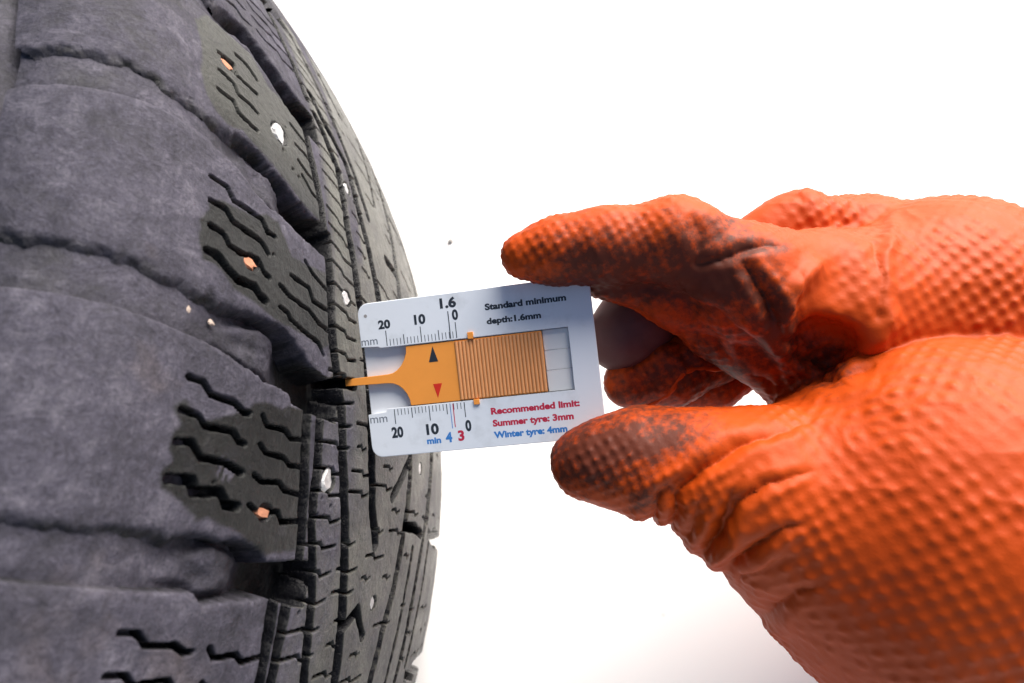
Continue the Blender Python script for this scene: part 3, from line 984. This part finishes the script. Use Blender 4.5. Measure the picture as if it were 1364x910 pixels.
INDEX = chain((699, 341, 181, 31), (745, 335, 180, 39), (810, 328, 179, 46), (900, 320, 177, 50), (1000, 378, 180, 72), (1100, 415, 190, 104), (1250, 430, 204, 155), (1400, 560, 216, 190))
UNDER = chain((735, 351, 186, 27), (820, 359, 188, 37), (900, 386, 189, 46), (960, 420, 191, 50), (1010, 450, 193, 54), (1080, 488, 201, 76))
POCKET = chain((1078, 448, 173, 30), (1100, 468, 172, 40), (1135, 500, 176, 34))
THUMB = chain((776, 617, 178, 41), (800, 616, 176, 50), (855, 614, 174, 64), (930, 627, 171, 77), (1010, 652, 170, 106), (1120, 692, 175, 160), (1250, 702, 180, 258), (1400, 760, 194, 245), (1560, 850, 208, 190))
PALM = chain((1250, 430, 206, 150), (1260, 620, 212, 190), (1430, 720, 218, 215), (1570, 850, 214, 185))
KNUCK = chain((985, 318, 203, 22), (1030, 313, 205, 36), (1066, 305, 206, 46), (1150, 332, 212, 66), (1300, 385, 220, 112))
MIDDLE = chain((1010, 440, 210, 40), (950, 462, 208, 44), (890, 492, 204, 46), (838, 510, 201, 33))
RING = chain((1010, 462, 220, 42), (950, 500, 217, 41), (885, 528, 213, 19))

def sd_cone(p, seg):
    (a, ra), (b, rb) = seg
    ba = b - a
    L2 = ba @ ba
    t = np.clip(((p - a) @ ba) / L2, 0, 1)
    return np.linalg.norm(p - a - t[:, None] * ba, axis=1) - (ra + (rb - ra) * t)

def smin(a, b, k):
    h = np.clip(.5 + .5 * (b - a) / k, 0, 1)
    return b + (a - b) * h - k * h * (1 - h)

def group(p, segs, k):
    d = None
    for s in segs:
        e = sd_cone(p, s)
        d = e if d is None else smin(d, e, k)
    return d

def card_sd(p):
    q = p - PR
    x, y, z = q @ gx, q @ gy, q @ gz
    return np.maximum(np.maximum(np.abs(x - 36.85) - 33.4, np.abs(y - .1) - 22.15), np.abs(z + 1.45) - 1.6)

def hand_sd(p):
    d1 = smin(group(p, INDEX, 6.0), group(p, UNDER, 5.0), 1.8)
    d2 = group(p, THUMB, 6.0)
    d3 = group(p, PALM, 8.0)
    d = smin(d1, d3, 9.0)
    d = -smin(-d, group(p, POCKET, 4.0), 4.0)
    d = smin(d, d2, 1.5)
    d = smin(d, group(p, KNUCK, 5.0), 2.5)
    e = np.minimum(group(p, MIDDLE, 4.0), group(p, RING, 4.0))
    d = smin(d, e, 1.6)
    return np.maximum(d, -card_sd(p))

def surface_nets(fun, lo, hi, h):
    ax = [np.arange(lo[i], hi[i] + h, h) for i in range(3)]
    nx, ny, nz = map(len, ax)
    V = np.empty((nx, ny, nz))
    yz = np.stack(np.meshgrid(ax[1], ax[2], indexing='ij'), -1).reshape(-1, 2)
    for i in range(0, nx, 8):
        xs = ax[0][i:i + 8]
        p = np.concatenate([np.c_[np.full(len(yz), x), yz] for x in xs])
        V[i:i + 8] = fun(p).reshape(len(xs), ny, nz)
    S = V < 0
    c = S[:-1, :-1, :-1].astype(np.int8)
    tot = np.zeros_like(c)
    for dx in (0, 1):
        for dy in (0, 1):
            for dz in (0, 1):
                tot += S[dx:nx - 1 + dx, dy:ny - 1 + dy, dz:nz - 1 + dz]
    act = (tot > 0) & (tot < 8)
    ci = np.argwhere(act)
    vid = np.full(act.shape, -1, np.int64)
    vid[act] = np.arange(len(ci))
    acc = np.zeros((len(ci), 3))
    cn = np.zeros(len(ci))
    I, J, K = ci.T
    cor = [(a, b, c_) for a in (0, 1) for b in (0, 1) for c_ in (0, 1)]
    for q0 in cor:
        for q1 in cor:
            if sum(q1) - sum(q0) == 1 and all(b >= a for a, b in zip(q0, q1)):
                v0 = V[I + q0[0], J + q0[1], K + q0[2]]
                v1 = V[I + q1[0], J + q1[1], K + q1[2]]
                mk = (v0 < 0) != (v1 < 0)
                t = np.where(mk, v0 / (v0 - v1 + 1e-12), 0)
                pp = np.array(q0) + t[:, None] * (np.array(q1) - np.array(q0))
                acc += pp * mk[:, None]
                cn += mk
    P = np.array(lo) + (ci + acc / cn[:, None]) * h
    faces = []
    for axis in range(3):
        sl0, sl1 = [slice(None)] * 3, [slice(None)] * 3
        sl0[axis], sl1[axis] = slice(0, -1), slice(1, None)
        A, Bb = S[tuple(sl0)], S[tuple(sl1)]
        e = np.argwhere(A != Bb)
        u_, v_ = (axis + 1) % 3, (axis + 2) % 3
        ok = (e[:, u_] > 0) & (e[:, v_] > 0) & (e[:, u_] < V.shape[u_] - 1) & (e[:, v_] < V.shape[v_] - 1)
        e = e[ok]
        fl_ = A[tuple(e.T)]
        q = []
        for du, dv in ((1, 1), (0, 1), (0, 0), (1, 0)):
            f2 = e.copy()
            f2[:, u_] -= du
            f2[:, v_] -= dv
            q.append(vid[tuple(f2.T)])
        q = np.stack(q, 1)
        q[~fl_] = q[~fl_][:, ::-1]
        faces.append(q)
    return P, np.concatenate(faces)

def subdivide(P, F):
    """split each quad in four, sharing edge points"""
    n = len(P)
    ed = np.concatenate([F[:, [0, 1]], F[:, [1, 2]], F[:, [2, 3]], F[:, [3, 0]]])
    es = np.sort(ed, 1)
    uq, inv = np.unique(es, axis=0, return_inverse=True)
    inv = inv.reshape(-1)
    mid = (P[uq[:, 0]] + P[uq[:, 1]]) / 2
    cen = P[F].mean(1)
    m_ = len(F)
    e = inv.reshape(4, m_) + n
    c = np.arange(m_) + n + len(mid)
    F2 = np.concatenate([np.stack([F[:, 0], e[0], c, e[3]], 1), np.stack([F[:, 1], e[1], c, e[0]], 1),
                         np.stack([F[:, 2], e[2], c, e[1]], 1), np.stack([F[:, 3], e[3], c, e[2]], 1)])
    return np.concatenate([P, mid, cen]), F2

def gradient(fun, p, h=.25):
    g_ = np.stack([fun(p + np.eye(3)[i] * h) - fun(p - np.eye(3)[i] * h) for i in range(3)], 1)
    return g_ / (np.linalg.norm(g_, axis=1, keepdims=True) + 1e-9)

def line_dist(x, y, pts, par=False):
    d = np.full(x.shape, 1e3)
    tt = np.zeros(x.shape)
    P = np.asarray(pts, float)
    L = np.r_[0, np.cumsum(np.hypot(*np.diff(P, axis=0).T))]
    for i, ((x0, y0), (x1, y1)) in enumerate(zip(P[:-1], P[1:])):
        vx, vy = x1 - x0, y1 - y0
        t = np.clip(((x - x0) * vx + (y - y0) * vy) / (vx * vx + vy * vy), 0, 1)
        e = np.hypot(x - x0 - t * vx, y - y0 - t * vy)
        tt = np.where(e < d, (L[i] + t * (L[i + 1] - L[i])) / L[-1], tt)
        d = np.minimum(d, e)
    return (d, tt) if par else d

LO, HI = (-5, -150, -272), (256, 52, -118)
HP, HF = surface_nets(hand_sd, LO, HI, 1.15)
HP, HF = subdivide(HP, HF)
gr = gradient(hand_sd, HP)
HP = HP - gr * hand_sd(HP)[:, None] * .9
hx = 682 + FPX * HP[:, 0] / -HP[:, 2]
hy = 455 - FPX * HP[:, 1] / -HP[:, 2]
face = sstep((gr[:, 2] + .55) / .5)

# moulded pimple texture: diamond lattices on three planes blended by the normal
def lattice(a, b, p):
    c = np.cos(2 * math.pi * a / p) * np.cos(2 * math.pi * b / p)
    return np.where(c > 0, np.abs(c) ** 1.15, .35 * c)
ca, sa = math.cos(math.radians(-14)), math.sin(math.radians(-14))
rx, ry, rz = HP[:, 0] * ca + HP[:, 1] * sa, -HP[:, 0] * sa + HP[:, 1] * ca, HP[:, 2]
gxr, gyr = gr[:, 0] * ca + gr[:, 1] * sa, -gr[:, 0] * sa + gr[:, 1] * ca
wt = np.abs(np.stack([gxr, gyr, gr[:, 2]], 1)) ** 4
wt /= wt.sum(1, keepdims=True)
jit = .35 * noise3(HP / 9.0, 5)
PP = 4.7
lat3 = wt[:, 0] * lattice(ry + jit, rz, PP) + wt[:, 1] * lattice(rx + jit, rz, PP) + wt[:, 2] * lattice(rx + jit, ry - jit, PP)
fing = lattice(rx + jit, ry, 3.6) * wt[:, 2] + lattice(rx, rz + jit, 3.6) * wt[:, 1] + lattice(ry, rz, 3.6) * wt[:, 0]
big = sstep((hx - 930) / 110)
smooth_web = 1 - .75 * np.exp(-((line_dist(hx, hy, [(900, 570), (1010, 600), (1060, 610)])) / 45) ** 2)
disp = (.43 * big * lat3 + .34 * (1 - big) * fing) * smooth_web * np.clip(.75 + .75 * noise3(HP / 11.0, 15), .15, 1.3)
disp += .5 * noise3(HP / 16.0, 25) + .35 * (1 - np.abs(noise3(HP / 9.0, 27))) ** 3 + .12 * noise3(HP / 4.0, 26)

# folds: (polyline seen from the front, depth, half width in px, open start)
FOLDS = [
 ([(866, 700), (871, 672), (880, 658), (905, 640), (925, 628)], 2.6, 9, 1), ([(893, 705), (900, 664), (937, 623), (986, 590), (1046, 569), (1090, 560)], 2.6, 10, 1),
 ([(948, 726), (967, 687), (984, 650), (990, 635)], 1.9, 8, 1), ([(958, 716), (985, 670), (1014, 648), (1061, 631), (1090, 628)], 2.0, 8, 1),
 ([(978, 752), (1005, 730), (1045, 706), (1070, 700)], 2.6, 9, 1), ([(1025, 812), (1060, 790), (1100, 782)], 1.3, 10, 1), ([(918, 710), (930, 672), (952, 640)], 1.0, 7, 1),
 ([(990, 770), (1030, 748), (1060, 742)], 1.0, 8, 1),
 ([(925, 350), (962, 343), (986, 333), (1022, 329), (1040, 332)], 1.0, 6, 0), ([(990, 345), (1005, 372), (1020, 400), (1034, 428), (1048, 465)], 1.7, 7, 0),
 ([(895, 380), (950, 415), (1000, 452), (1020, 475)], 1.1, 10, 0), ([(1050, 470), (1105, 486), (1150, 480)], 1.5, 8, 0), ([(1050, 500), (1110, 508), (1165, 490)], 1.3, 8, 0),
 ([(1000, 500), (1030, 515), (1070, 522)], .9, 7, 0), ([(920, 285), (935, 320), (928, 355)], .8, 9, 0), ([(1062, 250), (1068, 285), (1062, 310)], .3, 10, 1),
 ([(1100, 262), (1112, 290), (1140, 302)], .8, 10, 1), ([(860, 430), (900, 455), (925, 490)], 1.2, 8, 0), ([(900, 440), (950, 455), (975, 480)], 1.2, 8, 0),
 ([(1165, 320), (1174, 370), (1165, 425)], 1.0, 10, 0)]
wx = hx + 5 * noise3(HP / 7.0, 61) + 2 * noise3(HP / 2.5, 63)
wy = hy + 5 * noise3(HP / 7.0, 62) + 2 * noise3(HP / 2.5, 64)
for pts, dp, hw, op in FOLDS:
    d, t = line_dist(wx, wy, pts, True)
    tap = (1 - t) ** .8 if op else np.sqrt(np.clip(4 * t * (1 - t), 0, 1))
    w_f = hw * (.6 + .6 * tap)
    disp += face * tap * 1.3 * dp * (-np.exp(-d / (.75 * w_f)) + .35 * np.exp(-((d - 2.1 * w_f) / (1.2 * w_f)) ** 2))
RIDGES = [([(1046, 470), (1040, 440), (1042, 412), (1056, 385), (1092, 348)], 3.0, 12), ([(1192, 290), (1182, 340), (1172, 400), (1190, 440)], 1.5, 12),
          ([(1180, 425), (1155, 465), (1120, 505)], 2.2, 14), ([(985, 430), (1045, 470)], 1.4, 10)]
for pts, dp, hw in RIDGES:
    d, t = line_dist(wx, wy, pts, True)
    disp += face * dp * (.35 + .65 * np.sqrt(np.clip(4 * t * (1 - t), 0, 1))) * np.exp(-(d / hw) ** 2)
disp -= face * 2.0 * np.exp(-(((hx - 1125) / 34) ** 2 + ((hy - 370) / 40) ** 2))

# stains, plus a dark patch over the web pocket
dirt = np.full(len(HP), -.14)
for (x, y, rx_, ry_, am) in [(790, 345, 85, 28, .6), (850, 385, 95, 26, .75), (745, 383, 60, 13, .85), (930, 352, 42, 45, .55), (1035, 430, 34, 45, .8), (985, 390, 70, 45, .58),
                             (820, 590, 95, 36, .78), (780, 625, 60, 50, .66), (905, 585, 52, 30, .45), (860, 655, 30, 30, .55), (930, 490, 110, 55, .85),
                             (830, 530, 60, 30, .4), (1100, 485, 60, 48, .9), (1150, 760, 60, 30, .12), (965, 300, 40, 18, .35), (1010, 330, 40, 12, .5), (850, 322, 150, 45, .46), (980, 360, 50, 30, .3), (1060, 330, 60, 25, .2)]:
    dirt += am * np.exp(-(((hx - x) / rx_) ** 2 + ((hy - y) / ry_) ** 2))
pit = np.where(big > .5, lat3, fing)
fing_zone = 1 - sstep((hx - 960) / 120)
dirt += .22 * fing_zone + np.clip(dirt + .2, 0, .6) * (.30 * (.4 - pit))
behind = 1 - sstep((gr[:, 2] + .5) / .4)
dirt = np.where(behind > .5, np.minimum(dirt, 0), dirt)
HP2 = HP + gr * disp[:, None]
HP2 -= gr * np.minimum(card_sd(HP2), 0)[:, None] * 0

base = cam2world(np.array([PX(1400, 760, 205, 1)[0]]))[0]
hand = empty('gloved_hand', 'hand in a dirty textured orange rubber glove pinching the depth gauge', 'hand', loc=base.tolist())
HW = cam2world(HP2) - base
glove = link_mesh('rubber_glove', HW, HF, M_GLOVE, hand, attrs={'dirt': dirt})
glove['label'] = 'torn orange rubber glove with pimple texture and grime'

# bare fingertip showing through the torn glove
FT = chain((885, 398, 206, 43), (850, 425, 203, 46), (826, 450, 200, 45))
def tip_sd(p):
    return np.maximum(group(p, FT, 6.0), -card_sd(p))
ctr = PX(855, 425, 203, 46)[0]
TP, TF = surface_nets(tip_sd, ctr - 24, ctr + 24, 1.0)
TP, TF = subdivide(TP, TF)
gt = gradient(tip_sd, TP)
TP = TP - gt * tip_sd(TP)[:, None] + gt * (.10 * noise3(TP / 2.5, 3) + .2 * noise3(TP / 8, 4))[:, None]
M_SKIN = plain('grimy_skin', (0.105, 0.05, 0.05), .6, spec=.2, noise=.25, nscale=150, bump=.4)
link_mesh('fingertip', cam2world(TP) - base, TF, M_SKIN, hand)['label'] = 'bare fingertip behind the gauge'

# rolled lip of the tear
def tube(name, pts, r, mat, parent):
    P = []
    for (x, y) in pts:                                   # lay the lip on the glove's surface
        ray = np.array([(x - 682) / FPX, -(y - 455) / FPX, -1.0])
        z_ = np.arange(150, 230, .25)
        hit = np.flatnonzero(hand_sd(ray * z_[:, None]) < 0)
        P.append(ray * (z_[hit[0]] - .35 if len(hit) else 200.0))
    P = np.array(P)
    t = np.linspace(0, len(P) - 1, 60)
    Q = np.stack([np.interp(t, np.arange(len(P)), P[:, i]) for i in range(3)], 1)
    for _ in range(6):
        Q[1:-1] = (Q[:-2] + 2 * Q[1:-1] + Q[2:]) / 4
    T = np.gradient(Q, axis=0)
    T /= np.linalg.norm(T, axis=1, keepdims=True)
    A = np.cross(T, [0, 0, 1.0])
    A /= np.linalg.norm(A, axis=1, keepdims=True)
    Bn = np.cross(T, A)
    th = np.linspace(0, 2 * math.pi, 10, endpoint=False)
    rr = r * (1 + .35 * np.sin(np.arange(60) * .7) * np.sin(np.arange(60) * .23))
    rr = rr * np.minimum(1, np.minimum(np.arange(60), np.arange(59, -1, -1)) / 5 + .2)
    V = Q[:, None] + rr[:, None, None] * (np.cos(th)[None, :, None] * A[:, None] + np.sin(th)[None, :, None] * Bn[:, None])
    ii = np.arange(600).reshape(60, 10)
    jj = np.roll(ii, -1, 1)
    F = np.stack([ii[:-1], jj[:-1], jj[1:], ii[1:]], -1).reshape(-1, 4)
    return link_mesh(name, cam2world(V.reshape(-1, 3)) - base, F, mat, parent, attrs={'dirt': np.full(600, -.2)})
tube('torn_edge', [(985, 490), (965, 492), (945, 491), (928, 491), (912, 495), (902, 506), (895, 520), (884, 530), (868, 538), (852, 541)], .8, M_GLOVE, glove)

# ------------------------------------------------------------------ loose grit
M_GRIT = plain('grit', (0.34, 0.27, 0.23), .85, noise=.3, nscale=600, bump=.5)
def grit(loc, r, label, seed, mat=M_GRIT, up=(0, 0, 1)):
    bm = bmesh.new()
    bmesh.ops.create_icosphere(bm, subdivisions=2, radius=r * MM)
    for v in bm.verts:
        k = 1 + .45 * noise3(np.array([[v.co.x, v.co.y, v.co.z]]) / (r * MM) * 1.3 + seed * 3.1, seed)[0]
        v.co = v.co * k
        v.co.z *= .6
    bm.transform(Vector(up).to_track_quat('Z', 'Y').to_matrix().to_4x4())
    me = bpy.data.meshes.new('pebble')
    bm.to_mesh(me)
    bm.free()
    me.materials.append(mat)
    o = bpy.data.objects.new('pebble', me)
    COL.objects.link(o)
    o.location = loc
    o['label'] = label
    o['category'] = 'pebble'
def on_floor(w, u, d):
    return tread_point(np.array(w), np.array(u), np.array(d)).tolist(), tread_normal(w, u)
for i, (w_p, u_p, d_p, r_p, lb) in enumerate([(-58.5, -1.6, 2.6, 1.2, 'tan grit chip in the groove above the lowest large tread block'), (-52.0, -2.2, 2.4, .8, 'small pale grit chip right of the tan one in the same groove')]):
    l_, n_ = on_floor(w_p, u_p, d_p)
    grit(l_, r_p, lb, i + 2, up=n_)
M_CRUMB = plain('dark_crumb', (0.30, 0.29, 0.28), .8)
for i, (px_, py_, r_p, lb) in enumerate([(600, 322, 1.5, 'dark crumb on the white ground above the gauge')]):
    o_ = cam2world(np.zeros(3))
    d_ = B3 @ np.array([(px_ - 682) / FPX, -(py_ - 455) / FPX, -1.0])
    q_ = o_ + d_ * (-o_[2] / d_[2])
    grit((q_[0], q_[1], r_p * .35 * MM), r_p, lb, i + 11, M_CRUMB)
